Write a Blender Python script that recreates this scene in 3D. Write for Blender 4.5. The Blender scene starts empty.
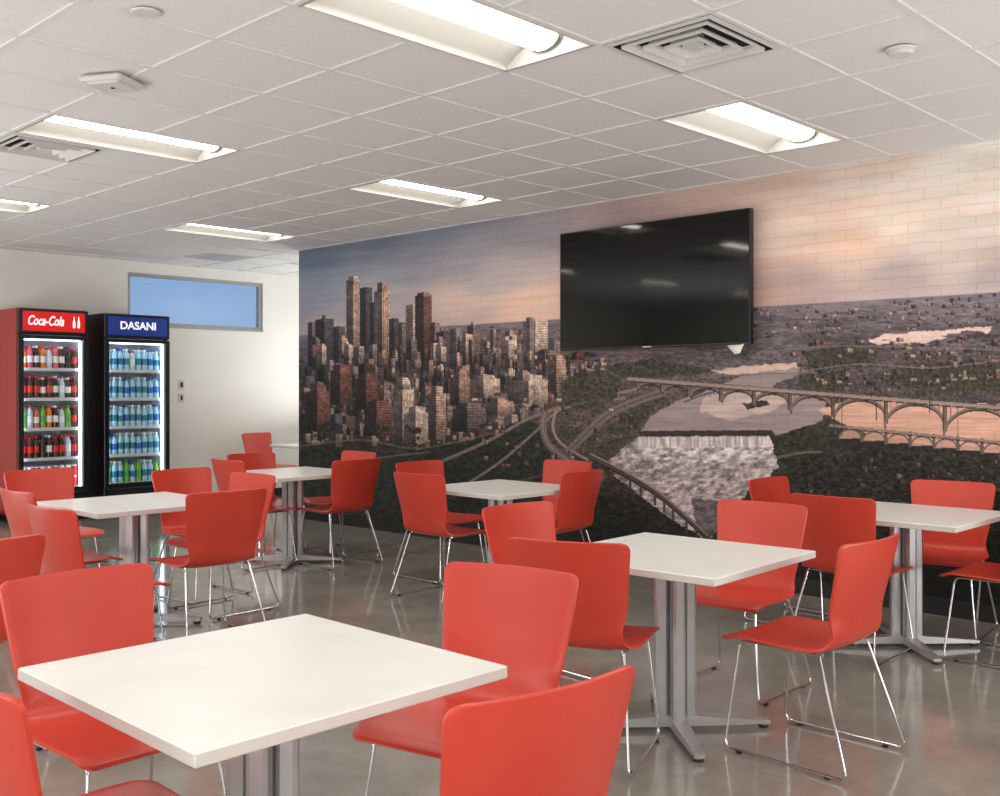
import bpy, math, random
import numpy as np
from mathutils import Matrix, Vector
random.seed(4); np.random.seed(4)
sc=bpy.context.scene
try:
    sc.view_settings.view_transform='Standard'
    sc.view_settings.look='None'
except Exception as e: print(e)

# ---------------- constants (metres, room axes) ----------------
CH=1.42; F=1030.0; A=0.7172; B=0.6969
W=6.54; YC=9.42; YB=11.61; H=2.917
XL=-3.0; XR=9.2; YN=-3.0
def lin(c):
    o=[]
    for v in c[:3]:
        v=v/255.0
        o.append(v/12.92 if v<=0.04045 else ((v+0.055)/1.055)**2.4)
    return (o[0],o[1],o[2],1.0)
# ---------------- materials ----------------
def pbr(name,col,rough=0.5,metal=0.0,emit=None,estr=0.0,spec=0.5):
    m=bpy.data.materials.new(name); m.use_nodes=True
    b=m.node_tree.nodes['Principled BSDF']
    b.inputs['Base Color'].default_value=lin(col)
    b.inputs['Roughness'].default_value=rough
    b.inputs['Metallic'].default_value=metal
    b.inputs['Specular IOR Level'].default_value=spec
    if emit:
        b.inputs['Emission Color'].default_value=lin(emit); b.inputs['Emission Strength'].default_value=estr
    return m
def noisy(m,c1,c2,scale=3.0,detail=6,bump=0.0,bscale=60,rr=None):
    nt=m.node_tree; b=nt.nodes['Principled BSDF']
    tc=nt.nodes.new('ShaderNodeTexCoord')
    n=nt.nodes.new('ShaderNodeTexNoise'); n.inputs['Scale'].default_value=scale; n.inputs['Detail'].default_value=detail
    nt.links.new(tc.outputs['Object'],n.inputs['Vector'])
    r=nt.nodes.new('ShaderNodeValToRGB'); r.color_ramp.elements[0].position=0.3; r.color_ramp.elements[1].position=0.7
    r.color_ramp.elements[0].color=lin(c1); r.color_ramp.elements[1].color=lin(c2)
    nt.links.new(n.outputs['Fac'],r.inputs['Fac']); nt.links.new(r.outputs['Color'],b.inputs['Base Color'])
    if rr:
        mr=nt.nodes.new('ShaderNodeMapRange'); mr.inputs['To Min'].default_value=rr[0]; mr.inputs['To Max'].default_value=rr[1]
        nt.links.new(n.outputs['Fac'],mr.inputs['Value']); nt.links.new(mr.outputs['Result'],b.inputs['Roughness'])
    if bump>0:
        n2=nt.nodes.new('ShaderNodeTexNoise'); n2.inputs['Scale'].default_value=bscale; n2.inputs['Detail'].default_value=4
        nt.links.new(tc.outputs['Object'],n2.inputs['Vector'])
        bp=nt.nodes.new('ShaderNodeBump'); bp.inputs['Strength'].default_value=bump; bp.inputs['Distance'].default_value=0.002
        nt.links.new(n2.outputs['Fac'],bp.inputs['Height']); nt.links.new(bp.outputs['Normal'],b.inputs['Normal'])
    return m
M={}
M['red']=noisy(pbr('red_plastic',(212,62,50),0.34),(201,62,47),(208,68,52),4,3,0.12,300)
M['chrome']=pbr('chrome',(215,215,218),0.13,1.0)
M['white']=noisy(pbr('white_laminate',(236,233,228),0.32),(232,231,227),(239,238,234),5,3)
M['edge']=pbr('laminate_edge',(214,210,204),0.45)
M['alu']=noisy(pbr('silver_paint',(185,185,187),0.35,0.6),(180,180,183),(192,192,194),8,2)
M['glide']=pbr('dark_glide',(35,35,37),0.5)
M['wall']=noisy(pbr('painted_wall',(240,237,228),0.75),(237,235,228),(242,240,234),2,4,0.15,180)
M['floor']=noisy(pbr('polished_concrete',(140,130,116),0.2,0,None,0,0.85),(126,122,114),(162,157,147),2.2,15,0.03,30,(0.06,0.16))
M['floor'].node_tree.nodes['Noise Texture'].inputs['Roughness'].default_value=0.72
M['tile']=noisy(pbr('ceiling_tile',(205,201,196),0.9),(226,225,224),(234,233,232),40,6,0.4,220)
M['tbar']=pbr('ceiling_tbar',(226,226,224),0.5)
M['lens']=pbr('lamp_lens',(255,250,240),0.5,0,(255,249,240),16)
M['troff']=pbr('lamp_housing',(168,166,161),0.5)
M['plastic']=pbr('white_plastic',(218,216,212),0.4)
M['slot']=pbr('dark_slot',(40,38,36),0.8)
M['black']=pbr('black_plastic',(18,18,20),0.35)
M['screen']=pbr('tv_screen',(4,4,5),0.06,0,None,0,0.42)
M['base']=pbr('black_baseboard',(25,24,25),0.5)
M['fred']=pbr('fridge_red',(176,24,24),0.3)
M['fblack']=pbr('fridge_black',(16,18,24),0.3)
M['fint']=pbr('fridge_interior',(215,225,235),0.5)
M['led']=pbr('fridge_led',(255,255,255),0.5,0,(225,238,255),8)
M['shelf']=pbr('fridge_shelf',(225,228,230),0.3,0.3)
M['hred']=pbr('header_red',(190,20,22),0.3,0,(215,25,25),0.5)
M['hblue']=pbr('header_blue',(25,45,110),0.3,0,(30,55,140),0.4)
M['hwhite']=pbr('header_letters',(250,250,250),0.3,0,(255,255,255),0.6)
M['paper']=pbr('paper',(240,238,230),0.8)
M['frame']=pbr('window_frame',(165,167,170),0.4,0.5)
gl=bpy.data.materials.new('clear_glass'); gl.use_nodes=True
nt=gl.node_tree; nt.nodes.clear()
o=nt.nodes.new('ShaderNodeOutputMaterial'); mx=nt.nodes.new('ShaderNodeMixShader'); t=nt.nodes.new('ShaderNodeBsdfTransparent'); g=nt.nodes.new('ShaderNodeBsdfGlossy')
g.inputs['Roughness'].default_value=0.02; mx.inputs[0].default_value=0.06
nt.links.new(t.outputs[0],mx.inputs[1]); nt.links.new(g.outputs[0],mx.inputs[2]); nt.links.new(mx.outputs[0],o.inputs[0])
M['glass']=gl
def bcol(n,c,r=0.2): M[n]=pbr(n,c,r)
bcol('cola',(60,18,12)); bcol('label_red',(215,30,28),.4); bcol('label_white',(235,235,235),.4); bcol('label_green',(60,160,60),.4)
bcol('orange_drink',(225,110,25)); bcol('clear_drink',(190,215,225)); bcol('cap_black',(25,25,25)); bcol('water',(165,212,228)); bcol('label_teal',(25,125,150),.4); bcol('label_blue',(40,100,190),.4); bcol('green_drink',(120,180,60)); bcol('pink_drink',(215,90,110)); bcol('cap_white',(240,240,240),.4)

# ---------------- mesh builder ----------------
class MB:
    def __init__(s): s.v=[];s.f=[];s.m=[];s.s=[];s.mats=[]
    def mi(s,k):
        if k not in s.mats: s.mats.append(k)
        return s.mats.index(k)
    def add(s,vs,fs,k,smooth=False,M4=None):
        o=len(s.v); i=s.mi(k)
        for p in vs:
            s.v.append(tuple(M4@Vector(p)) if M4 is not None else tuple(p))
        for f in fs: s.f.append(tuple(o+q for q in f)); s.m.append(i); s.s.append(smooth)
    def box(s,x0,x1,y0,y1,z0,z1,k,M4=None):
        vs=[(x0,y0,z0),(x1,y0,z0),(x1,y1,z0),(x0,y1,z0),(x0,y0,z1),(x1,y0,z1),(x1,y1,z1),(x0,y1,z1)]
        fs=[(0,3,2,1),(4,5,6,7),(0,1,5,4),(1,2,6,5),(2,3,7,6),(3,0,4,7)]
        s.add(vs,fs,k,False,M4)
    def bbox(s,x0,x1,y0,y1,z0,z1,k,r=0.003,side=None):
        def ring(i,z): 
            c=r
            return [(x0+i+c,y0+i,z),(x1-i-c,y0+i,z),(x1-i,y0+i+c,z),(x1-i,y1-i-c,z),(x1-i-c,y1-i,z),(x0+i+c,y1-i,z),(x0+i,y1-i-c,z),(x0+i,y0+i+c,z)]
        vs=ring(r,z0)+ring(0,z0+r)+ring(0,z1-r)+ring(r,z1)
        top=[(24,25,26,27,28,29,30,31)]; bot=[tuple(range(7,-1,-1))]
        fs=[]
        for j in (0,2):
            for q in range(8): fs.append((j*8+q,j*8+(q+1)%8,(j+1)*8+(q+1)%8,(j+1)*8+q))
        mid=[(8+q,8+(q+1)%8,16+(q+1)%8,16+q) for q in range(8)]
        s.add(vs,top+bot+fs,k); s.add(vs,mid,side or k)
    def lathe(s,cx,cy,prof,seg=12,smooth=True,cap=True,flip=False):
        n=len(prof); ring=[]
        for r,z,_ in prof:
            ring.append([(cx+r*math.cos(2*math.pi*i/seg),cy+r*math.sin(2*math.pi*i/seg),z) for i in range(seg)])
        for j in range(1,n):
            vs=ring[j-1]+ring[j]
            s.add(vs,[(i,(i+1)%seg,seg+(i+1)%seg,seg+i) for i in range(seg)],prof[j][2],smooth)
        if cap:
            s.add(ring[-1],[tuple(range(seg))],prof[-1][2]); s.add(ring[0],[tuple(range(seg-1,-1,-1))],prof[1][2])
    def tube(s,pts,r,k,seg=8,closed=False):
        P=[Vector(p) for p in pts]; n=len(P); rings=[]; up=None
        for i in range(n):
            if closed: t=(P[(i+1)%n]-P[i-1])
            else: t=(P[min(i+1,n-1)]-P[max(i-1,0)])
            t.normalize()
            if up is None:
                up=Vector((0,0,1)) if abs(t.z)<.9 else Vector((1,0,0))
            u=(up-t*up.dot(t)).normalized(); up=u; w=t.cross(u)
            rings.append([tuple(P[i]+u*r*math.cos(2*math.pi*q/seg)+w*r*math.sin(2*math.pi*q/seg)) for q in range(seg)])
        vs=[p for rg in rings for p in rg]; fs=[]
        for i in range(n if closed else n-1):
            j=(i+1)%n
            for q in range(seg): fs.append((i*seg+q,i*seg+(q+1)%seg,j*seg+(q+1)%seg,j*seg+q))
        s.add(vs,fs,k,True)
        if not closed:
            s.add(rings[0],[tuple(range(seg))],k); s.add(rings[-1],[tuple(range(seg))],k)
    def mesh(s,name):
        me=bpy.data.meshes.new(name); me.from_pydata(s.v,[],s.f)
        for k in s.mats: me.materials.append(M[k])
        me.polygons.foreach_set('material_index',s.m); me.polygons.foreach_set('use_smooth',s.s); me.update()
        return me
    def obj(s,name,loc=(0,0,0),rot=0,parent=None): return place(s.mesh(name),name,loc,rot,parent)
def place(me,name,loc=(0,0,0),rot=0,parent=None):
    ob=bpy.data.objects.new(name,me); sc.collection.objects.link(ob); ob.location=loc; ob.rotation_euler=(0,0,math.radians(rot))
    if parent: ob.parent=parent
    return ob
def fillet(pts,r,n=5,closed=False):
    P=[Vector(p) for p in pts]; out=[]; N=len(P)
    for i in range(N):
        if not closed and i in (0,N-1): out.append(P[i]); continue
        a=P[i-1]-P[i]; b=P[(i+1)%N]-P[i]
        ra=min(r,a.length*.45); rb=min(r,b.length*.45)
        p0=P[i]+a.normalized()*ra; p2=P[i]+b.normalized()*rb
        for q in range(n+1):
            t=q/n; out.append(p0*(1-t)**2+P[i]*2*t*(1-t)+p2*t*t)
    return out

# ---------------- room shell ----------------
b=MB(); b.box(XL,XR,YN,YB+.15,-.1,0,'floor'); b.obj('floor')
WX0,WX1,WZ0,WZ1=5.65,7.50,2.165,2.79
b=MB()
b.box(XL,WX0,YB,YB+.18,0,H,'wall'); b.box(WX1,XR,YB,YB+.18,0,H,'wall'); b.box(WX0,WX1,YB,YB+.18,0,WZ0,'wall'); b.box(WX0,WX1,YB,YB+.18,WZ1,H,'wall')
b.obj('wall_back')
b=MB(); b.box(W+.012,W+.2,YN,YC,0,H,'wall'); b.obj('wall_right')
b=MB(); b.box(XR,XR+.15,YC-.2,YB,0,H,'wall'); b.obj('wall_alcove')
b=MB(); b.box(W+.2,XR,YC-.2,YC,0,H,'wall'); b.obj('wall_alcove_return')
b=MB(); b.box(XL-.15,XL,YN,YB,0,H,'wall'); b.obj('wall_left')
b=MB(); b.box(XL,W+.2,YN-.15,YN,0,H,'wall'); b.obj('wall_front')
b=MB(); b.box(W-.014,W,YN,YC,0,.11,'base'); b.obj('baseboard_right')
b=MB(); b.box(XL,XR,YB-.012,YB,0,.1,'base'); b.obj('baseboard_back')
b=MB(); b.box(XL,XL+.012,YN,YB-.02,0,.1,'base'); b.obj('baseboard_left')
# window
b=MB(); t=.045
y0,y1=YB+.03,YB+.09
b.box(WX0,WX1,y0,y1,WZ0,WZ0+t,'frame'); b.box(WX0,WX1,y0,y1,WZ1-t,WZ1,'frame'); b.box(WX0,WX0+t,y0,y1,WZ0+t,WZ1-t,'frame'); b.box(WX1-t,WX1,y0,y1,WZ0+t,WZ1-t,'frame')
b.box(WX0+t,WX1-t,y0+.02,y0+.026,WZ0+t,WZ1-t,'glass'); b.box(WX0,WX1,YB-.01,YB+.03,WZ0-.015,WZ0+.005,'frame')
b.obj('window_1')

# ceiling grid
TX,TY=.6,.57
gx=[]; x=6.53
while x>XL: gx.append(x); x-=TX
gx.append(XL); x=6.53+TX
while x<XR: gx.append(x); x+=TX
gx.append(XR); gx=sorted(gx)
y=3.395; gy=[]
while y>YN: gy.append(y); y-=TY
gy.append(YN); y=3.395+TY
while y<YB: gy.append(y); y+=TY
gy.append(YB); gy=sorted(gy)
fix=[(cx,cy) for cx in (-1.87,.53,2.93,5.33) for cy in (-2.59,.26,3.11,5.96,8.81)]+[(7.73,10.23)]
diff=[(3.83,2.54),(2.63,6.53),(3.83,-1.45)]
def covered(x,y):
    for cx,cy in fix:
        if abs(x-cx)<TX and abs(y-cy)<TY/2: return True
    for cx,cy in diff:
        if abs(x-cx)<TX/2 and abs(y-cy)<TY/2: return True
    return False
b=MB()
for i in range(len(gx)-1):
    for j in range(len(gy)-1):
        xm=(gx[i]+gx[i+1])/2; ym=(gy[j]+gy[j+1])/2
        if covered(xm,ym): continue
        if xm>W+.2 and ym<YC-.3: continue
        z=H+.008
        b.add([(gx[i],gy[j],z),(gx[i],gy[j+1],z),(gx[i+1],gy[j+1],z),(gx[i+1],gy[j],z)],[(0,1,2,3)],'tile')
def cells(lo,hi,arr): return [(arr[k],arr[k+1]) for k in range(len(arr)-1)]
w=.012
for xx in gx:
    for (a0,a1) in cells(0,0,gy):
        ym=(a0+a1)/2
        if xx>W+.1 and ym<YC-.3: continue
        if any(abs(xx-cx)<TX*.5 and abs(ym-cy)<TY/2 for cx,cy in fix): continue
        b.box(xx-w,xx+w,a0,a1,H,H+.012,'tbar')
for yy in gy:
    for (a0,a1) in cells(0,0,gx):
        if (a0+a1)/2>W+.1 and yy<YC-.1: continue
        b.box(a0,a1,yy-w,yy+w,H-.0005,H+.0115,'tbar')
b.obj('ceiling')

# recessed light fixtures
b=MB(); hx,hy=TX-.012,TY/2-.012; lw=.088; lx=hx-.035
n=8; prof=[]
for i in range(n+1):
    t=i/n; prof.append((-hy+.02+(hy-.02-lw)*t, .012+.075*math.sin(t*math.pi/2)))
def strip(pr,x0,x1,k,flip=False):
    vs=[(x0,y,z) for y,z in pr]+[(x1,y,z) for y,z in pr]; m=len(pr)
    b.add(vs,[(i,i+1,m+i+1,m+i) for i in range(m-1)],k,True)
strip([(-hy,.0)]+[(-hy+.02,.0)],-hx,hx,'plastic'); strip([(hy,.0)]+[(hy-.02,.0)],-hx,hx,'plastic')
strip([(-hy+.02,0),(-hy+.02,.012)]+prof[1:],-hx,hx,'troff'); strip([(hy-.02,0),(hy-.02,.012)]+[(-y,z) for y,z in prof[1:]],-hx,hx,'troff')
strip([(-lw-.005,.087),(lw+.005,.087)],-hx,hx,'troff')
for sx in (-1,1):
    b.box(min(sx*hx,sx*(hx-.015)),max(sx*hx,sx*(hx-.015)),-hy,hy,0,.1,'troff')
lp=[(-lw*math.cos(math.pi*i/12),.084-.05*math.sin(math.pi*i/12)) for i in range(13)]
strip(lp,-lx,lx,'lens')
for sx in (-lx,lx):
    b.add([(sx,y,z) for y,z in lp],[tuple(range(13))],'troff')
    b.add([(sx*1.012,y*1.04,z-.002) for y,z in lp]+[(sx*.99,y*1.04,z-.002) for y,z in lp],[(i,i+1,14+i,13+i) for i in range(12)],'troff',True)
    b.add([(sx*1.012,y*1.04,z-.002) for y,z in lp],[tuple(range(13))],'troff')
fm=b.mesh('recessed_ceiling_light')
for cx,cy in fix: place(fm,'recessed_ceiling_light',(cx,cy,H))

# square cone diffuser
b=MB(); sx,sy=TX/2-.012,TY/2-.012
def ringf(s0,z0,s1,z1,k):
    vs=[(-sx*s0,-sy*s0,z0),(sx*s0,-sy*s0,z0),(sx*s0,sy*s0,z0),(-sx*s0,sy*s0,z0),(-sx*s1,-sy*s1,z1),(sx*s1,-sy*s1,z1),(sx*s1,sy*s1,z1),(-sx*s1,sy*s1,z1)]
    b.add(vs,[(i,(i+1)%4,4+(i+1)%4,4+i) for i in range(4)],k)
ringf(1,-.002,.90,-.006,'plastic'); ringf(.90,-.006,.88,.05,'slot')
for s0 in (.80,.56,.32):
    ringf(s0,-.016,s0-.08,.02,'plastic'); ringf(s0,-.016,s0-.0,.0,'plastic')
    ringf(s0-.08,.02,s0-.22,.05,'slot')
ringf(.12,-.01,.01,-.01,'plastic'); ringf(.12,-.01,.12,.05,'plastic'); ringf(1,.055,.01,.055,'slot')
dm=b.mesh('ceiling_air_diffuser')
for cx,cy in diff: place(dm,'ceiling_air_diffuser',(cx,cy,H))
b=MB(); b.box(-.28,.28,-.26,.26,-.008,0,'plastic')
for i in range(14): b.box(-.25,.25,-.24+i*.035,-.230+i*.035,-.0095,-.0075,'frame')
b.obj('return_air_grille',(6.23,10.52,H-.001))
# smoke detectors
b=MB(); b.lathe(0,0,[(.040,-.030,'plastic'),(.050,-.027,'plastic'),(.054,-.014,'plastic'),(.064,-.010,'plastic'),(.066,0,'plastic')],24)
sm=b.mesh('smoke_detector'); place(sm,'smoke_detector',(4.50,1.90,H))
b=MB(); b.lathe(0,0,[(.050,-.008,'plastic'),(.056,-.006,'plastic'),(.058,0,'plastic')],24)
b.obj('ceiling_speaker',(1.96,3.87,H))
b=MB(); b.bbox(-.12,.12,-.12,.12,-.030,-.001,'plastic',.012); b.bbox(-.09,.09,-.09,.09,-.038,-.026,'plastic',.01); b.lathe(0,0,[(.010,-.041,'slot'),(.012,-.037,'slot')],12)
b.obj('wireless_access_point',(2.28,4.84,H),30)
b=MB(); b.lathe(0,0,[(.006,-.03,'plastic'),(.02,-.028,'plastic'),(.02,-.02,'plastic'),(.03,-.004,'plastic'),(.035,0,'plastic')],14)
spm=b.mesh('ceiling_sprinkler')
place(spm,'ceiling_sprinkler',(1.9,7.2,H))

# ---------------- mural ----------------
pxs=np.concatenate([np.arange(299.4,1001,.62),np.arange(1005,1300,4),np.arange(1300,3150,15)])
r=(pxs-500)/F; d=W/(A+B*r); Ys=d*(B-A*r); Ys[0]=YC; Ys[-1]=YN+.001
dd=A*W+B*Ys; pxs=500+F*(B*W-A*Ys)/dd
zs=np.arange(0.11,H+.012,.0050); zs[-1]=H+.007
NX,NZ=len(Ys),len(zs)
PX=np.repeat(pxs[:,None],NZ,1); PY=388-F*(zs[None,:]-CH)/dd[:,None]
rng=np.random.RandomState(7); TAB=rng.rand(256,256)
def vn(x,y,seed=0):
    x=x+seed*17.3; y=y+seed*31.7
    xi=np.floor(x).astype(int); yi=np.floor(y).astype(int); fx=x-xi; fy=y-yi
    fx=fx*fx*(3-2*fx); fy=fy*fy*(3-2*fy)
    g=lambda a,b_: TAB[a%256,b_%256]
    return (g(xi,yi)*(1-fx)+g(xi+1,yi)*fx)*(1-fy)+(g(xi,yi+1)*(1-fx)+g(xi+1,yi+1)*fx)*fy
def fbm(x,y,seed=0,o=4):
    s=0;a=.5;t=0
    for i in range(o): s=s+a*vn(x*2**i,y*2**i,seed+i); t+=a; a*=.55
    return s/t
def idw(cp,p=3.4):
    num=0; den=0
    for (x,y,c) in cp:
        w_=1/(((PX-x)**2+((PY-y)*1.5)**2)+200)**(p/2)
        num=num+w_[...,None]*np.array(c,float); den=den+w_
    return num/den[...,None]
WX=PX+7*(fbm(PX/11,PY/6,80)-.5)+2*(fbm(PX/3,PY/2,81)-.5); WY=PY+5*(fbm(PX/9,PY/7,82)-.5)+1.6*(fbm(PX/3,PY/2,83)-.5)
sky=idw([(310,262,(106,120,142)),(310,300,(132,136,150)),(330,325,(170,156,160)),(370,245,(124,134,152)),(400,270,(150,152,166)),(400,300,(178,166,168)),(440,232,(136,142,156)),(450,300,(214,186,174)),(470,260,(166,160,168)),(500,228,(152,152,162)),(500,270,(186,172,172)),
 (530,305,(234,194,174)),(550,215,(160,154,162)),(600,205,(182,160,160)),(640,190,(196,168,164)),(700,190,(214,184,172)),(780,170,(218,188,174)),(780,230,(236,212,196)),(850,165,(228,214,202)),(850,250,(238,206,188)),(900,220,(240,228,214)),(950,160,(236,230,220)),(960,260,(228,210,200)),(1000,200,(240,230,218)),(800,295,(192,168,166)),(900,285,(190,172,172)),(990,280,(196,180,180)),(760,290,(208,176,168)),(1300,150,(238,230,218))])
st=fbm(PX/90,PY/14+PX/160,3)
sky*=(0.92+.2*st)[...,None]; pk=np.clip((fbm(PX/120,PY/20+PX/200,9)-.5)*2.6,0,1)*np.clip((PX-470)/150,0,1)
sky=sky*(1-.22*pk[...,None])+np.array([240,166,136])*.22*pk[...,None]
cl=np.clip((fbm(PX/70,PY/7+PX/120,14)-.50)*3,0,1)*np.clip((700-PX)/200,0,1)
sky=sky*(1-.28*cl[...,None])+np.array([186,178,190])*.28*cl[...,None]
land=idw([(310,350,(84,76,86)),(320,420,(62,48,48)),(320,480,(34,34,37)),(450,450,(56,54,50)),(450,500,(34,37,35)),(400,400,(84,68,64)),(560,360,(106,90,90)),(600,400,(92,80,76)),(600,340,(130,114,120)),(650,335,(120,106,112)),(750,330,(116,106,112)),(850,312,(128,118,126)),(950,305,(130,120,128)),(950,335,(106,96,102)),(950,370,(80,70,70)),(850,350,(88,78,80)),(900,470,(52,51,46)),(800,460,(52,51,46)),(950,540,(38,37,36)),(700,560,(40,36,38)),(560,470,(72,68,60)),(1000,620,(24,23,24)),(400,560,(20,21,22)),(600,560,(30,30,31)),(1300,330,(110,95,105)),(1300,600,(20,20,20))])
hz=388-.0615*(PX+560)
dep=np.clip((PY-hz)/120,0,1)
f1_=fbm(PX/9,PY/4,21); f2_=fbm(PX/2.2,PY/1.4,33,3); f3_=fbm(PX/6,PY/1.1,34,3)
tn=.35*f1_+.65*np.where(dep>.35,f2_,f3_)
con=.5+.6*dep
land*=np.clip(1+con*(1.75*tn-.87),.3,1.9)[...,None]
hl=np.clip((fbm(PX/9,PY/1.3,51)-.57)*8,0,1)*np.clip(1-dep*.9,0,1)
land=land*(1-.26*hl[...,None])+np.array([190,164,154])*.26*hl[...,None]
dk=np.clip((fbm(PX/26,PY/3.0,55)-.5)*6,0,1)*np.clip(1-dep*.9,0,1); land=land*(1-.30*dk)[...,None]+np.array([10,14,6])*dk[...,None]*.5
hzf=np.clip(1-(PY-hz)/20,0,1)[...,None]*.6
land=land*(1-hzf)+np.array([150,138,150])*hzf
k=np.clip((PY-hz)/1.5+.5,0,1)[...,None]
C=sky*(1-k)+land*k
def cols(x0,x1):
    i=np.where((pxs>=x0)&(pxs<=x1))[0]
    return (i[0],i[-1]+1) if len(i) else (0,0)
def poly(pts,col,tex=0,alpha=1.0,ts=(4,2),warp=True,mod=None):
    xs=[p[0] for p in pts]; m_=6 if warp else 0
    a,b_=cols(min(xs)-m_,max(xs)+m_)
    if a==b_: return
    x=(WX if warp else PX)[a:b_]; y=(WY if warp else PY)[a:b_]; ins=np.zeros(x.shape,bool); n=len(pts)
    for i in range(n):
        x1,y1=pts[i]; x2,y2=pts[(i+1)%n]
        if y1==y2: continue
        ins^=((y1>y)!=(y2>y))&(x<(x2-x1)*(y-y1)/(y2-y1)+x1)
    c=np.array(col,float)*np.ones(x.shape+(3,))
    if tex: c=c*np.clip(1-tex*1.6+3.2*tex*fbm(PX[a:b_]/ts[0],PY[a:b_]/ts[1],70,3),.15,2)[...,None]
    if mod is not None: c=c*mod[a:b_][...,None]
    S=C[a:b_]; S[ins]=S[ins]*(1-alpha)+c[ins]*alpha
def stroke(pts,w_,col,alpha=1.0,tex=0,warp=False):
    for i in range(len(pts)-1):
        (x1,y1),(x2,y2)=pts[i],pts[i+1]; L=math.hypot(x2-x1,y2-y1) or 1; nx,ny=-(y2-y1)/L*w_/2,(x2-x1)/L*w_/2
        ex,ey=(x2-x1)/L*w_*.2,(y2-y1)/L*w_*.2
        poly([(x1+nx-ex,y1+ny-ey),(x2+nx+ex,y2+ny+ey),(x2-nx+ex,y2-ny+ey),(x1-nx-ex,y1-ny-ey)],col,tex,alpha,warp=warp)
R=random.Random(11)
def smooth(pts,n=6):
    out=[]
    for i in range(len(pts)-1):
        p0=pts[max(i-1,0)];p1=pts[i];p2=pts[i+1];p3=pts[min(i+2,len(pts)-1)]
        for q in range(n):
            t=q/n; out.append(tuple(0.5*((2*b_)+(-a+c)*t+(2*a-5*b_+4*c-d_)*t*t+(-a+3*b_-3*c+d_)*t**3) for a,b_,c,d_ in zip(p0,p1,p2,p3)))
    return out+[pts[-1]]
GR=.62+.76*vn(PX/1.5,PY/1.6,5)*.6+.3*vn(PX/5,PY/4,6)
def bld(x0,x1,y0,y1,lit,dark,split=.45,win=1,crown=False):
    a,b_=cols(x0,x1)
    if b_-a<1: return
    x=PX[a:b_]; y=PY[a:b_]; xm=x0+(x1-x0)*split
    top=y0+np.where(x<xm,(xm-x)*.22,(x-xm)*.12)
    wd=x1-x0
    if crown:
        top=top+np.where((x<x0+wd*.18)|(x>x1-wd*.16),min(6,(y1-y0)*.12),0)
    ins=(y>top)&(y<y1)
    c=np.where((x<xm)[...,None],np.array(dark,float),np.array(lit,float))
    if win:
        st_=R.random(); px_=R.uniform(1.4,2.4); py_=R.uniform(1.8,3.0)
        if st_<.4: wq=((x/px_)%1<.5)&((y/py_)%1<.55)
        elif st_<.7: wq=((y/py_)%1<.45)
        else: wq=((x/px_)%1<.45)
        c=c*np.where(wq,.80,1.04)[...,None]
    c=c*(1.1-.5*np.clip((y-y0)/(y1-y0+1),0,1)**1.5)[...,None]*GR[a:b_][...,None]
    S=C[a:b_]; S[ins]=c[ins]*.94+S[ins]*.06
pal=[((166,130,114),(58,50,56)),((196,160,142),(78,66,68)),((128,108,106),(50,46,54)),((214,188,170),(98,84,84)),((124,84,74),(52,38,40)),((152,134,132),(70,66,74)),((96,86,90),(44,43,50)),((84,75,80),(40,38,44))]
# far low-rise belt
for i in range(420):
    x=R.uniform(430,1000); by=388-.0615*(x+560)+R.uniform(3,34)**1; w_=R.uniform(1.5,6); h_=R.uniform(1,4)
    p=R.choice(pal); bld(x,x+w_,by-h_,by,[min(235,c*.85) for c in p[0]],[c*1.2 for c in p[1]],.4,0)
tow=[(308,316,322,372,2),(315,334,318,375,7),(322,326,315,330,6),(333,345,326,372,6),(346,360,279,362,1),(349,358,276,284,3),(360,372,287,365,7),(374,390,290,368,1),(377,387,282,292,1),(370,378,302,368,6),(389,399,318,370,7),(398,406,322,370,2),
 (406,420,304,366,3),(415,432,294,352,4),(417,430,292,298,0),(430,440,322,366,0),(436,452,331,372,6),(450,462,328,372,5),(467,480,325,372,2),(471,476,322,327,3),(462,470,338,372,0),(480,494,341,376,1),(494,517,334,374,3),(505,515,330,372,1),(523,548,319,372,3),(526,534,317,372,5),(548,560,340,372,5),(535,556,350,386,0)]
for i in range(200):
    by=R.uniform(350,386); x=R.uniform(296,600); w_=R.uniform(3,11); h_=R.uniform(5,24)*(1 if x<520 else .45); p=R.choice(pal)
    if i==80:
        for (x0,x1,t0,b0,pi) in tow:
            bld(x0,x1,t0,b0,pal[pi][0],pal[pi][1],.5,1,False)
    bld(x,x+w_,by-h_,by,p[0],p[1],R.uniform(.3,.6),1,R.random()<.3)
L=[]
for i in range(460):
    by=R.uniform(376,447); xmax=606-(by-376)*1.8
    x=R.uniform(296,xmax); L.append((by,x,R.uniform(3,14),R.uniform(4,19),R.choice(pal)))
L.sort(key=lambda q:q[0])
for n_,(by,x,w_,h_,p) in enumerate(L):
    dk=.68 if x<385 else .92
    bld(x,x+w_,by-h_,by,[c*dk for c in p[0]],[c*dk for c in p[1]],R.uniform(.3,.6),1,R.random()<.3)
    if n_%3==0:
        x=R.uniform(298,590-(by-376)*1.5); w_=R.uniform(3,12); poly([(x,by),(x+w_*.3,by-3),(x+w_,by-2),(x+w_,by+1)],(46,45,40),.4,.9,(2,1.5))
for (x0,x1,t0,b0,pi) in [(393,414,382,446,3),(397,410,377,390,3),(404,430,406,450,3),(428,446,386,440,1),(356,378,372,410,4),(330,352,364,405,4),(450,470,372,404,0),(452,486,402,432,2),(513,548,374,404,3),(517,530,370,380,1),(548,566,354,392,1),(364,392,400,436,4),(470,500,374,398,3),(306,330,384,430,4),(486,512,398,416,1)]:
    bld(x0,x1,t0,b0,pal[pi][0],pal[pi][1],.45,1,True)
for i in range(70):
    by=R.uniform(425,450); x=R.uniform(298,590-(by-376)*1.2); w_=R.uniform(3,12); poly([(x,by),(x+w_*.3,by-4),(x+w_,by-3),(x+w_,by+1)],(44,44,40),.4,.95,(2,1.5))
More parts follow.
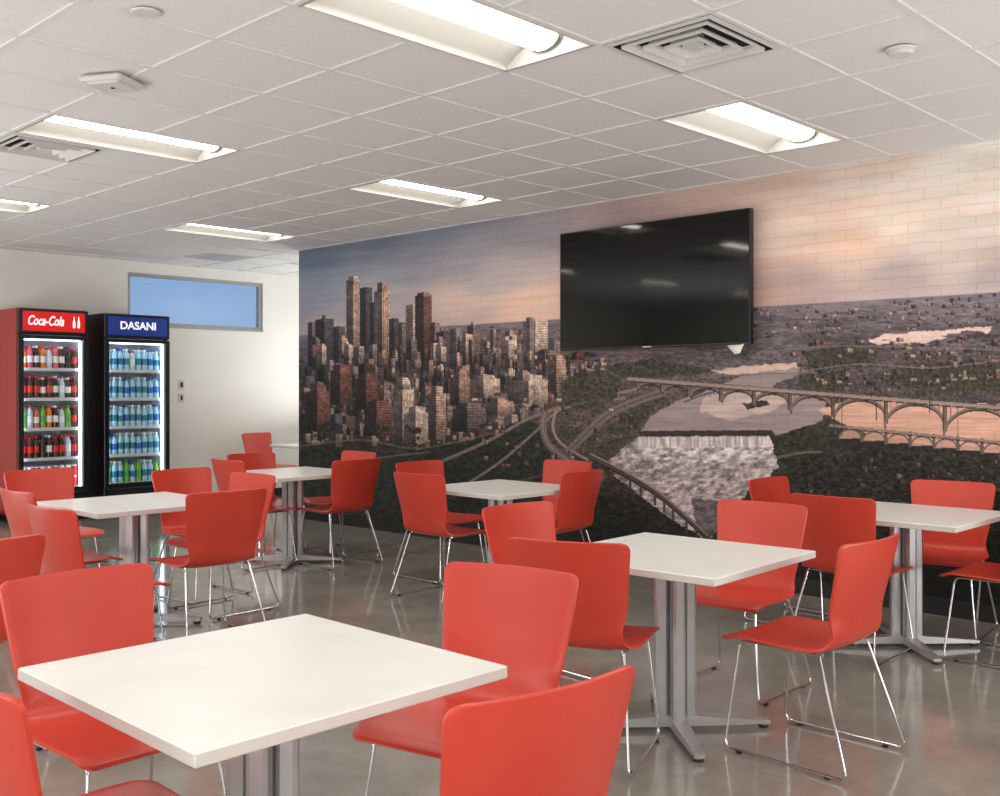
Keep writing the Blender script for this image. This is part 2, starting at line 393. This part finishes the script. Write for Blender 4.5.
# roads, park
poly([(300,452),(340,450),(400,452),(470,440),(520,420),(545,425),(560,470),(600,500),(640,530),(640,560),(300,590)],(42,46,40),.5,.85,(3.2,2))
stroke(smooth([(400,478),(440,462),(490,440),(530,418),(575,404),(625,398)]),3.2,(150,130,120),.8)
stroke(smooth([(470,482),(500,462),(535,432),(560,410),(600,398),(640,388)]),2.6,(165,142,130),.7)
stroke(smooth([(545,412),(543,428),(550,446),(572,462),(604,478)]),7,(120,106,102),.9)
stroke(smooth([(545,412),(543,428),(550,446),(572,462),(604,478)]),1,(190,165,150),.6)
stroke(smooth([(556,410),(553,428),(562,444),(592,462)]),2.6,(172,150,138),.8)
stroke(smooth([(568,452),(590,430),(612,412),(640,400),(664,392)]),8,(128,112,108),.85)
stroke(smooth([(568,452),(590,430),(612,412),(640,400),(664,392)]),1.2,(70,60,60),.7)
stroke(smooth([(330,472),(380,458),(430,452)]),2,(120,104,94),.7); stroke(smooth([(440,500),(500,486),(560,470)]),1.8,(104,94,86),.7); stroke(smooth([(300,446),(360,440),(420,448),(500,432)]),1.6,(128,108,98),.6)
for g_ in [[(560,382),(580,372),(604,370),(622,380),(616,400),(590,408),(562,406)],[(600,366),(640,360),(690,364),(720,372),(660,378),(620,378)],[(800,352),(840,346),(880,352),(870,366),(810,370)],[(800,376),(830,370),(850,384),(830,392),(800,388)],[(640,404),(662,398),(650,414),(636,428),(618,436),(604,430)],[(880,372),(940,362),(1000,366),(1000,392),(900,388)]]:
    poly(g_,(64,64,50),.5,.8,(2.2,1.5))
for i in range(60):
    x=R.uniform(480,640); y=R.uniform(395,470); w_=R.uniform(2,8); p=R.choice(pal)
    if x>600-(450-y)*.3 and y>430: continue
    bld(x,x+w_,y-R.uniform(2,6),y,[c*.9 for c in p[0]],p[1],.4,0)
# river
rip=.86+.28*fbm(PX/22,PY/2.2,61,4)
poly([(638,436),(650,418),(672,404),(690,398),(712,388),(742,376),(798,364),(800,374),(770,386),(792,394),(828,402),(822,420),(798,430),(772,436)],(166,150,150),0,1,mod=rip)
poly([(704,397),(736,388),(770,389),(790,398),(770,412),(730,420),(700,412)],(226,202,192),0,.7,mod=rip)
stroke(smooth([(684,402),(720,391),(772,392)]),1.6,(80,68,68),.8)
poly([(740,404),(768,400),(772,405),(748,409)],(60,58,52),.4,1)
poly([(818,410),(850,399),(900,402),(1000,404),(1080,400),(1080,448),(980,448),(920,443),(880,436),(850,428)],(226,178,156),0,1,mod=rip)
poly([(866,341),(885,335),(930,331),(992,327),(985,334),(940,338),(925,343),(880,345)],(240,210,198),.05,1)
poly([(940,336),(965,331),(1000,334),(1000,337),(960,339)],(70,62,70),.3,.8)
poly([(708,372),(745,366),(796,362),(796,367),(745,375)],(226,194,178),.05)
poly([(638,431),(772,430),(776,437),(640,438)],(62,52,54),.1,1,warp=False)
foam=np.clip(.30+1.5*fbm(PX/5.0+PY/9,PY/3.0,66,5),.5,1.5)
poly([(622,450),(640,437),(775,437),(781,462),(762,482),(740,500),(722,532),(705,540),(672,520),(640,496),(604,466)],(172,158,160),0,1,mod=foam)
poly([(638,437),(774,436),(777,447),(634,449)],(224,212,214),0,.9,mod=.72+.5*vn(PX/1.6,PY/9,67),warp=False)
poly([(640,447),(775,447),(770,458),(700,462),(628,458)],(226,214,216),0,.5,mod=foam)
for q in range(70):
    x=R.uniform(625,765); y=R.uniform(448,505); l=R.uniform(5,20)
    if x>770-(y-450)*.9 or x<620+(y-455)*1.2: continue
    stroke([(x,y),(x-l*.35,y+l*.25),(x-l*.2,y+l*.5)],R.uniform(1,2.6),R.choice([(224,212,214),(224,212,214),(112,98,106)]),.5,warp=True)
poly([(770,436),(800,430),(840,436),(836,462),(800,474),(782,480)],(52,52,44),.45,1,(3,2))
stroke(smooth([(775,458),(810,452),(846,455)]),2.4,(128,112,106),.7)
poly([(690,500),(745,500),(722,536),(700,536)],(92,84,90),.4,.75,(4,2))
# upper arched bridge
deck=lambda x: 379+ (x-632)*.078
cent=[(650,12,6),(676,13,7),(706,15,9),(738,16,11),(772,18,13),(812,21,16),(860,26,19),(915,30,23),(978,34,27),(1046,36,30)]
for cx,hw,hh in cent:
    y=deck(cx)+2
    arc=[(cx-hw*math.cos(math.pi*i/20),y+hh-hh*math.sin(math.pi*i/20)) for i in range(21)]
    stroke([(p[0],p[1]+2.2) for p in arc],1.8,(58,46,46)); stroke(arc,2.6,(134,114,106))
    stroke([(cx+hw,y),(cx+hw,y+hh+5)],4,(116,98,92)); stroke([(cx+hw-1.6,y),(cx+hw-1.6,y+hh+5)],1.2,(64,52,52))
    for q in range(-4,5): stroke([(cx+hw*q/5,y),(cx+hw*q/5,y+hh-hh*math.sqrt(max(0,1-(q/5)**2)))],.9,(132,112,104))
stroke([(628,deck(628)),(1090,deck(1090))],3.4,(166,146,136)); stroke([(628,deck(628)+2.5),(1090,deck(1090)+2.5)],1.3,(66,54,52)); stroke([(628,deck(628)-2),(1090,deck(1090)-2)],.7,(90,76,74))
stroke([(700,377),(760,374),(830,372)],1.4,(130,112,106),.8)
# second, lower bridge downstream
d2=lambda x: 426+(x-836)*.10
poly([(836,436),(1090,454),(1090,466),(836,446)],(46,41,40),.3,.9)
for x in range(850,1090,24):
    arc=[(x-11*math.cos(math.pi*i/14),d2(x)+11-9*math.sin(math.pi*i/14)) for i in range(15)]
    poly(arc,(214,170,150),0,.9,mod=rip,warp=False); stroke(arc,1.8,(120,100,94)); stroke([(x+12,d2(x)),(x+12,d2(x)+14)],3,(108,90,86))
stroke([(830,d2(830)),(1090,d2(1090))],2.6,(150,130,120)); stroke([(830,d2(830)+2),(1090,d2(1090)+2)],1.1,(60,50,50))
for x in (834,842): stroke([(x,368),(x,436)],.9,(40,34,38))
for y in (372,380,390): stroke([(830,y),(846,y)],.9,(50,42,46))
# lower stone arch bridge
lb=smooth([(590,456),(625,474),(655,492),(682,514),(708,538)])
stroke(lb,6,(92,78,74)); stroke([(p[0],p[1]-2.6) for p in lb],1.3,(176,152,138)); stroke([(p[0],p[1]+3) for p in lb],1.5,(40,33,34))
for i in range(11):
    t=i/10; p=lb[int(t*(len(lb)-1))]; stroke([(p[0],p[1]+2),(p[0],p[1]+10+6*t)],2.6,(84,70,66))
# dark foreground trees
poly([(782,470),(835,448),(900,446),(1000,456),(1600,446),(3200,300),(3200,1400),(700,1400),(706,545),(725,520),(745,505)],(45,44,38),.62,.94,(3.2,2.0))
for i in range(130):
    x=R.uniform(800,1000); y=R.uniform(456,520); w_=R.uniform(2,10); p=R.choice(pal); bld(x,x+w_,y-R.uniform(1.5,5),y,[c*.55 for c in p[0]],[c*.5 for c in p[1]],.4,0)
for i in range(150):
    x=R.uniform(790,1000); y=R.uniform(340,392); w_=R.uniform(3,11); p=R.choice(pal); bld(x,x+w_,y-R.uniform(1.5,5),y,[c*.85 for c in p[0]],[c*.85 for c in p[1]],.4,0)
for i in range(8):
    x=R.uniform(800,990); y=R.uniform(352,440); stroke([(x,y),(x,y-16)],.7,(46,38,42),.8)
stroke(smooth([(800,372),(860,364),(930,368),(1000,360)]),1.2,(150,128,120),.7); stroke(smooth([(760,352),(850,346),(1000,350)]),1,(156,136,130),.6)
fade=np.clip((PY-520)/60,0,1)[...,None]; C=C*(1-.45*fade)
C=np.clip(C,0,255)/255.0
Cl=np.where(C<=.04045,C/12.92,((C+.055)/1.055)**2.4)
co=np.zeros((NX,NZ,3)); co[...,0]=W; co[...,1]=Ys[:,None]; co[...,2]=zs[None,:]
idx=np.arange(NX*NZ).reshape(NX,NZ)
q=np.stack([idx[:-1,:-1],idx[:-1,1:],idx[1:,1:],idx[1:,:-1]],-1).reshape(-1,4)[:,::-1]
me=bpy.data.meshes.new('city_wall_mural'); me.vertices.add(NX*NZ); me.vertices.foreach_set('co',co.reshape(-1))
nf=len(q); me.loops.add(nf*4); me.loops.foreach_set('vertex_index',q.reshape(-1).astype(np.int32)); me.polygons.add(nf); me.polygons.foreach_set('loop_start',(np.arange(nf)*4).astype(np.int32))
me.update(calc_edges=True); me.validate()
at=me.color_attributes.new('mural','FLOAT_COLOR','POINT')
rgba=np.ones((NX*NZ,4),np.float32); rgba[:,:3]=Cl.reshape(-1,3); at.data.foreach_set('color',rgba.reshape(-1))
mm=bpy.data.materials.new('mural_print_on_brick'); mm.use_nodes=True; nt=mm.node_tree; bs=nt.nodes['Principled BSDF']; bs.inputs['Roughness'].default_value=.6; bs.inputs['Specular IOR Level'].default_value=.3
va=nt.nodes.new('ShaderNodeAttribute'); va.attribute_name='mural'
tc=nt.nodes.new('ShaderNodeTexCoord'); sp=nt.nodes.new('ShaderNodeSeparateXYZ'); cb=nt.nodes.new('ShaderNodeCombineXYZ')
nt.links.new(tc.outputs['Object'],sp.inputs[0]); nt.links.new(sp.outputs['Y'],cb.inputs['X']); nt.links.new(sp.outputs['Z'],cb.inputs['Y'])
br=nt.nodes.new('ShaderNodeTexBrick'); br.inputs['Scale'].default_value=1; br.inputs['Brick Width'].default_value=.21; br.inputs['Row Height'].default_value=.069; br.inputs['Mortar Size'].default_value=.006; br.inputs['Mortar Smooth'].default_value=1.0
br.inputs['Color1'].default_value=(1,1,1,1); br.inputs['Color2'].default_value=(.93,.93,.93,1); br.inputs['Mortar'].default_value=(.74,.735,.73,1)
nz=nt.nodes.new('ShaderNodeTexNoise'); nz.inputs['Scale'].default_value=14; nt.links.new(cb.outputs[0],nz.inputs['Vector'])
vm=nt.nodes.new('ShaderNodeVectorMath'); vm.operation='MULTIPLY_ADD'; vm.inputs[1].default_value=(.022,.022,.022); nt.links.new(nz.outputs['Color'],vm.inputs[0]); nt.links.new(cb.outputs[0],vm.inputs[2])
nt.links.new(vm.outputs[0],br.inputs['Vector'])
mx=nt.nodes.new('ShaderNodeMix'); mx.data_type='RGBA'; mx.blend_type='MULTIPLY'; mx.inputs[0].default_value=.62
nt.links.new(va.outputs['Color'],mx.inputs[6]); nt.links.new(br.outputs['Color'],mx.inputs[7]); nt.links.new(mx.outputs[2],bs.inputs['Base Color'])
bp=nt.nodes.new('ShaderNodeBump'); bp.invert=True; bp.inputs['Strength'].default_value=.25; bp.inputs['Distance'].default_value=.004
nt.links.new(br.outputs['Fac'],bp.inputs['Height']); nt.links.new(bp.outputs['Normal'],bs.inputs['Normal'])
me.materials.append(mm); place(me,'city_wall_mural')

# ---------------- television ----------------
b=MB(); X0=6.40
b.bbox(X0,X0+.05,3.775,5.535,1.727,2.685,'black',.004)
b.box(X0-.002,X0+.001,3.785,5.525,1.742,2.676,'screen')
b.box(X0+.05,W-.001,4.3,5.0,2.0,2.45,'black'); b.box(X0-.003,X0,4.62,4.70,1.729,1.738,'alu')
tv=b.obj('wall_television')
b=MB(); b.add([(X0+.03,3.99,1.735),(X0+.0,3.82,1.735),(X0-.01,3.85,1.665),(X0+.02,3.91,1.66)],[(0,1,2,3)],'paper'); b.obj('paper_tag',parent=tv)
# wall switch
b=MB()
b.bbox(6.30,6.375,YB-.008,YB,1.40,1.52,'plastic',.002); b.box(6.32,6.355,YB-.011,YB-.007,1.43,1.49,'slot'); b.obj('light_switch')
b=MB(); b.bbox(6.30,6.375,YB-.008,YB,1.24,1.36,'plastic',.002); b.box(6.325,6.35,YB-.011,YB-.007,1.27,1.33,'slot'); b.obj('wall_thermostat')

# ---------------- refrigerators ----------------
def text(s,size,mat,loc,parent,name,shear=0,sx=1):
    cu=bpy.data.curves.new(name,'FONT'); cu.body=s; cu.size=size; cu.extrude=.002; cu.align_x='CENTER'; cu.align_y='CENTER'; cu.shear=shear; cu.offset=.002
    tmp=bpy.data.objects.new('t',cu); sc.collection.objects.link(tmp); bpy.context.view_layer.update()
    me=bpy.data.meshes.new_from_object(tmp.evaluated_get(bpy.context.evaluated_depsgraph_get())); bpy.data.objects.remove(tmp)
    me.materials.clear(); me.materials.append(M[mat]); ob=bpy.data.objects.new(name,me); sc.collection.objects.link(ob); ob.location=loc; ob.rotation_euler=(math.radians(90),0,0); ob.scale=(sx,1,1); ob.parent=parent
def bottle(b,x,y,z,h,liq,lab,cap,r=.031):
    b.lathe(x,y,[(r*.9,z,liq),(r,z+.01,liq),(r,z+h*.3,liq),(r*.97,z+h*.32,lab),(r*.97,z+h*.58,lab),(r,z+h*.62,liq),(r*.85,z+h*.74,liq),(r*.42,z+h*.88,liq),(r*.42,z+h*.91,liq),(r*.48,z+h*.92,cap),(r*.48,z+h,cap)],10)
def can(b,x,y,z,h,lab):
    b.lathe(x,y,[(.026,z,'shelf'),(.031,z+.01,'shelf'),(.031,z+h-.012,lab),(.026,z+h,'shelf')],10)
FH=2.25
def fridge(x0,wd,ht,side,head,rows):
    y0,y1=10.94,YB-.015; x1=x0+wd; b=MB(); t=.045
    b.box(x0,x0+t,y0+.06,y1,.08,ht,side); b.box(x1-t,x1,y0+.06,y1,.08,ht,side); b.box(x0+t,x1-t,y1-.04,y1,.08,ht,side)
    b.box(x0+t,x1-t,y0+.06,y1-.04,ht-.05,ht,side); b.box(x0+t,x1-t,y0+.06,y1-.04,.08,.30,side); b.box(x0+.02,x1-.02,y0+.1,y1,0,.08,'fblack')
    b.bbox(x0,x1,y0,y0+.06,ht-.27,ht,'fblack',.01); b.box(x0+.04,x1-.04,y0-.004,y0+.001,ht-.235,ht-.03,head)
    b.box(x0+t,x1-t,y0+.06,y1-.04,ht-.27,ht-.05,side)
    b.bbox(x0,x1,y0+.01,y0+.06,.08,.30,'fblack',.006)
    for i in range(6): b.box(x0+.08,x1-.08,y0+.004,y0+.011,.11+i*.028,.122+i*.028,'slot')
    b.box(x0+t,x0+t+.008,y0+.06,y1-.04,.3,ht-.27,'fint'); b.box(x1-t-.008,x1-t,y0+.06,y1-.04,.3,ht-.27,'fint'); b.box(x0+t,x1-t,y1-.05,y1-.04,.3,ht-.27,'fint'); b.box(x0+t,x1-t,y0+.06,y1-.05,.3,.31,'fint'); b.box(x0+t,x1-t,y0+.06,y1-.05,ht-.28,ht-.27,'fint')
    dz0,dz1=.31,ht-.28; fr=.055
    b.bbox(x0,x0+fr,y0,y0+.05,dz0,dz1,'fblack',.004); b.bbox(x1-fr,x1,y0,y0+.05,dz0,dz1,'fblack',.004); b.box(x0+fr,x1-fr,y0,y0+.05,dz0,dz0+fr,'fblack'); b.box(x0+fr,x1-fr,y0,y0+.05,dz1-.035,dz1,'fblack')
    b.box(x0+fr,x1-fr,y0+.02,y0+.026,dz0+fr,dz1-.035,'glass')
    b.box(x0+.012,x0+.04,y0-.035,y0-.02,.9,1.35,'fblack'); b.box(x0+.015,x0+.035,y0-.03,y0,.92,.95,'fblack'); b.box(x0+.015,x0+.035,y0-.03,y0,1.3,1.33,'fblack')
    b.box(x0+fr+.002,x0+fr+.016,y0+.06,y0+.075,dz0+.05,dz1-.05,'led'); b.box(x1-fr-.016,x1-fr-.002,y0+.06,y0+.075,dz0+.05,dz1-.05,'led'); b.box(x0+fr+.02,x1-fr-.02,y0+.06,y0+.075,dz1-.05,dz1-.038,'led')
    n=len(rows); sh=(dz1-dz0-.08)/n
    for i,row in enumerate(rows):
        z=dz1-.04-(i+1)*sh
        b.box(x0+t+.01,x1-t-.01,y0+.09,y1-.06,z-.012,z,'shelf'); b.box(x0+t+.01,x1-t-.01,y0+.085,y0+.09,z-.014,z+.02,'shelf')
        m=9; p=(wd-2*t-.04)/m
        for k in range(m):
            for dy in (0,.075,.15):
                it=row[k%len(row)]; x=x0+t+.02+p*(k+.5); y=y0+.135+dy
                if it[0]=='can':
                    can(b,x,y,z,.12,it[1]); can(b,x,y,z+.121,.12,it[1])
                else: bottle(b,x,y,z,min(.25,sh-.04)*(1 if (i+k)%4 else .93),it[0],it[1],it[2])
    return b.obj('glass_door_refrigerator')
cola=('cola','label_red','label_red'); zero=('cola','cap_black','cap_black'); diet=('cola','label_white','cap_white'); spr=('green_drink','label_green','label_green'); org=('orange_drink','label_white','label_red'); pk_=('pink_drink','label_white','label_red'); wt=('water','label_teal','cap_white'); wb=('water','label_blue','label_blue')
clr=('clear_drink','label_white','label_red')
f1=fridge(4.15,.73,FH,'fred','hred',[[org,pk_,diet,org,clr,pk_,diet,zero,cola],[cola,cola,cola,diet,cola,diet,clr,diet,cola],[spr,clr,pk_,spr,org,diet,clr,spr,cola],[cola,cola,cola,zero,diet,cola,cola,clr,cola],[('can','label_white'),('can','shelf'),('can','label_red')]])
text('Coca-Cola',.14,'hwhite',(4.15+.27,10.93,FH-.13),f1,'header_lettering',.35,.62)
for px_ in (4.72,4.77):
    b2=MB(); b2.lathe(0,0,[(.010,0,'hwhite'),(.013,.01,'hwhite'),(.013,.06,'hwhite'),(.005,.09,'hwhite'),(.005,.12,'hwhite')],10); b2.obj('bottle_logo',(px_,10.93,FH-.19),0,f1)
f2=fridge(5.06,.77,FH-.01,'fblack','hblue',[[wt,wt,wb,wt,clr],[wb,wt,wt,wb],[wt,wt,wt,wb,wt],[wt,wb,wt,wt],[spr,wt,wt,spr,wb]])
text('DASANI',.12,'hwhite',(5.06+.385,10.93,FH-.14),f2,'header_lettering',0,1.0)

# ---------------- dining table ----------------
b=MB(); hs=.425
b.bbox(-hs,hs,-hs,hs,.705,.735,'white',.003,'edge')
b.box(-.2,.2,-.03,.03,.69,.7055,'alu'); b.box(-.03,.03,-.2,.2,.69,.7055,'alu')
for k in range(4):
    Mx=Matrix.Rotation(math.radians(45+90*k),4,'Z')
    b.add([(p[0]*.026+.060,p[1]*.026,z) for z in (.03,.695) for p in ((-1,-.6),(-.6,-1),(.6,-1),(1,-.6),(1,.6),(.6,1),(-.6,1),(-1,.6))],[(i,(i+1)%8,8+(i+1)%8,8+i) for i in range(8)],'alu',False,Mx)
    vs=[(.02,-.032,.018),(.02,.032,.018),(.02,.032,.065),(.02,-.032,.065),(.40,-.02,.018),(.40,.02,.018),(.40,.02,.032),(.40,-.02,.032),(.2,-.028,.018),(.2,.028,.018),(.2,.028,.05),(.2,-.028,.05)]
    b.add(vs,[(0,3,2,1),(0,1,9,8),(1,2,10,9),(2,3,11,10),(3,0,8,11),(8,9,5,4),(9,10,6,5),(10,11,7,6),(11,8,4,7),(4,5,6,7)],'alu',False,Mx)
    o=[tuple(Mx@Vector((.375,0,0)))]
    b.lathe(o[0][0],o[0][1],[(.02,0,'glide'),(.02,.012,'glide'),(.01,.02,'alu')],12)
b.lathe(0,0,[(.03,.02,'alu'),(.03,.69,'alu')],12)
tm=b.mesh('dining_table')
for p in [(1.41,2.18,0),(3.59,2.47,3),(5.63,2.35,0),(5.12,4.97,0),(4.85,7.07,0),(2.92,5.91,0),(1.0,5.15,0),(7.42,10.26,0)]:
    place(tm,'dining_table',(p[0],p[1],0),p[2])

# ---------------- chair ----------------
ctrl=[(.235,.425,.228),(.226,.438,.232),(.17,.452,.238),(.05,.452,.240),(-.08,.447,.236),(-.155,.449,.224),(-.198,.466,.206),(-.222,.505,.196),(-.238,.555,.206),(-.252,.60,.215),(-.278,.70,.227),(-.30,.79,.237),(-.315,.855,.243)]
def cr(p0,p1,p2,p3,t): return [0.5*((2*b_)+(-a+c)*t+(2*a-5*b_+4*c-d_)*t*t+(-a+3*b_-3*c+d_)*t**3) for a,b_,c,d_ in zip(p0,p1,p2,p3)]
rows=[]
for i in range(len(ctrl)-1):
    p0=ctrl[max(i-1,0)];p1=ctrl[i];p2=ctrl[i+1];p3=ctrl[min(i+2,len(ctrl)-1)]
    nn=7 if i>=len(ctrl)-2 or i<3 else 3
    for q_ in range(nn): rows.append(cr(p0,p1,p2,p3,q_/nn))
rows.append(list(ctrl[-1]))
arc=[0]
for i in range(1,len(rows)): arc.append(arc[-1]+math.hypot(rows[i][0]-rows[i-1][0],rows[i][1]-rows[i-1][1]))
tot=arc[-1]; NV=17; vs=[]
for (x,z,hw),s in zip(rows,arc):
    Rr=.032; e=min(s,tot-s)
    if e<Rr: hw=hw-Rr+math.sqrt(max(0,Rr*Rr-(Rr-e)**2))
    bw=min(max((z-.47)/.13,0),1); bw=bw*bw*(3-2*bw)
    for j in range(NV):
        v=-1+2*j/(NV-1); 
        vs.append((x+bw*.038*(v*hw/.23)**2, v*hw, z-(1-bw)*.012*(1-(v*v))*(1 if s>.05 else s/.05) ))
fs=[(i*NV+j,i*NV+j+1,(i+1)*NV+j+1,(i+1)*NV+j) for i in range(len(rows)-1) for j in range(NV-1)]
b=MB(); b.add(vs,fs,'red',True); me=b.mesh('shell'); tmp=place(me,'shell_tmp')
md=tmp.modifiers.new('s','SOLIDIFY'); md.thickness=.011; md.offset=0; bv=tmp.modifiers.new('b','BEVEL'); bv.width=.003; bv.segments=2; bv.limit_method='ANGLE'; bv.angle_limit=math.radians(50)
bpy.context.view_layer.update(); ev=tmp.evaluated_get(bpy.context.evaluated_depsgraph_get()); sm_=bpy.data.meshes.new_from_object(ev)
sv=[tuple(v.co) for v in sm_.vertices]; sf=[tuple(p.vertices) for p in sm_.polygons]; bpy.data.objects.remove(tmp)
b=MB(); b.add(sv,sf,'red',True); rr=.0058
for sg in (-1,1):
    pts=[(-.15,sg*.19,.432),(.17,sg*.19,.430),(.215,sg*.232,.012),(-.30,sg*.245,.012),(-.165,sg*.19,.425)]
    b.tube(fillet(pts,.035,6),rr,'chrome')
    for gx_ in (.15,-.22): b.box(gx_-.010,gx_+.010,sg*.236-.007,sg*.236+.007,0,.010,'glide')
for x in (.12,-.12): b.tube([(x,-.19,.430),(x,.19,.430)],rr,'chrome')
b.box(-.14,.14,-.13,.13,.425,.436,'red')
cm=b.mesh('dining_chair')
try: cm.set_sharp_from_angle(angle=math.radians(45))
except Exception as e: print(e)
chairs=[(1.38,2.86,-88),(2.08,2.17,194),(1.51,1.58,83),(1.01,2.17,0),
 (3.17,2.59,22),(3.75,1.97,89),(4.27,2.60,183),(3.64,3.15,-92),
 (5.36,2.52,0),(5.80,3.02,-90),(6.10,2.34,188),(5.72,1.88,90),
 (4.80,5.17,3),(5.26,5.70,-90),(5.83,5.2,180),(5.41,4.76,94),
 (4.89,7.48,-90),(4.60,7.2,0),(5.07,6.78,90),(5.42,7.28,180),
 (3.46,5.88,184),(3.04,5.30,86),(3.64,6.34,-84),(2.90,7.0,-90),(2.50,5.90,0),(2.30,4.98,4),
 (1.40,4.33,90),(7.2,10.95,-80)]
for x,y,a in chairs: place(cm,'dining_chair',(x,y,0),a)

# ---------------- added fill lights: out of view, aimed up to brighten the ceiling ----------------
def area(name,loc,target,power,sx_,sy_,col=(.98,.99,1.0)):
    l=bpy.data.lights.new(name,'AREA'); l.shape='RECTANGLE'; l.size=sx_; l.size_y=sy_; l.energy=power; l.color=col
    ob=bpy.data.objects.new(name,l); sc.collection.objects.link(ob); ob.location=loc
    ob.rotation_euler=(Vector(target)-Vector(loc)).to_track_quat('-Z','Y').to_euler()
area('added_ceiling_fill',(-1.2,-1.0,.6),(-.4,-.3,2.9),92,2,2)
area('added_ceiling_fill',(-.2,8.2,.6),(.8,8.2,2.9),100,2,2)
area('added_ceiling_fill',(5.2,-1.4,.6),(5.0,-.3,2.9),92,1.6,1.6)
area('added_ceiling_fill',(-1.8,3.8,.6),(-1.0,3.9,2.9),80,2,2)
area('added_ceiling_fill',(8.2,10.4,.9),(8.1,10.4,2.9),26,.8,.8)

# ---------------- world & camera ----------------
w_=bpy.data.worlds.new('dusk_sky'); sc.world=w_; w_.use_nodes=True
bg=w_.node_tree.nodes['Background']; bg.inputs[0].default_value=(.20,.35,.60,1); bg.inputs[1].default_value=1.15
cam=bpy.data.cameras.new('camera'); cam.lens=F/1000*36; cam.sensor_width=36; cam.sensor_fit='HORIZONTAL'; cam.shift_y=-.010; cam.clip_start=.05
co_=bpy.data.objects.new('camera',cam); sc.collection.objects.link(co_); co_.location=(0,0,CH); co_.rotation_euler=(math.radians(90),0,-math.atan2(A,B)); sc.camera=co_
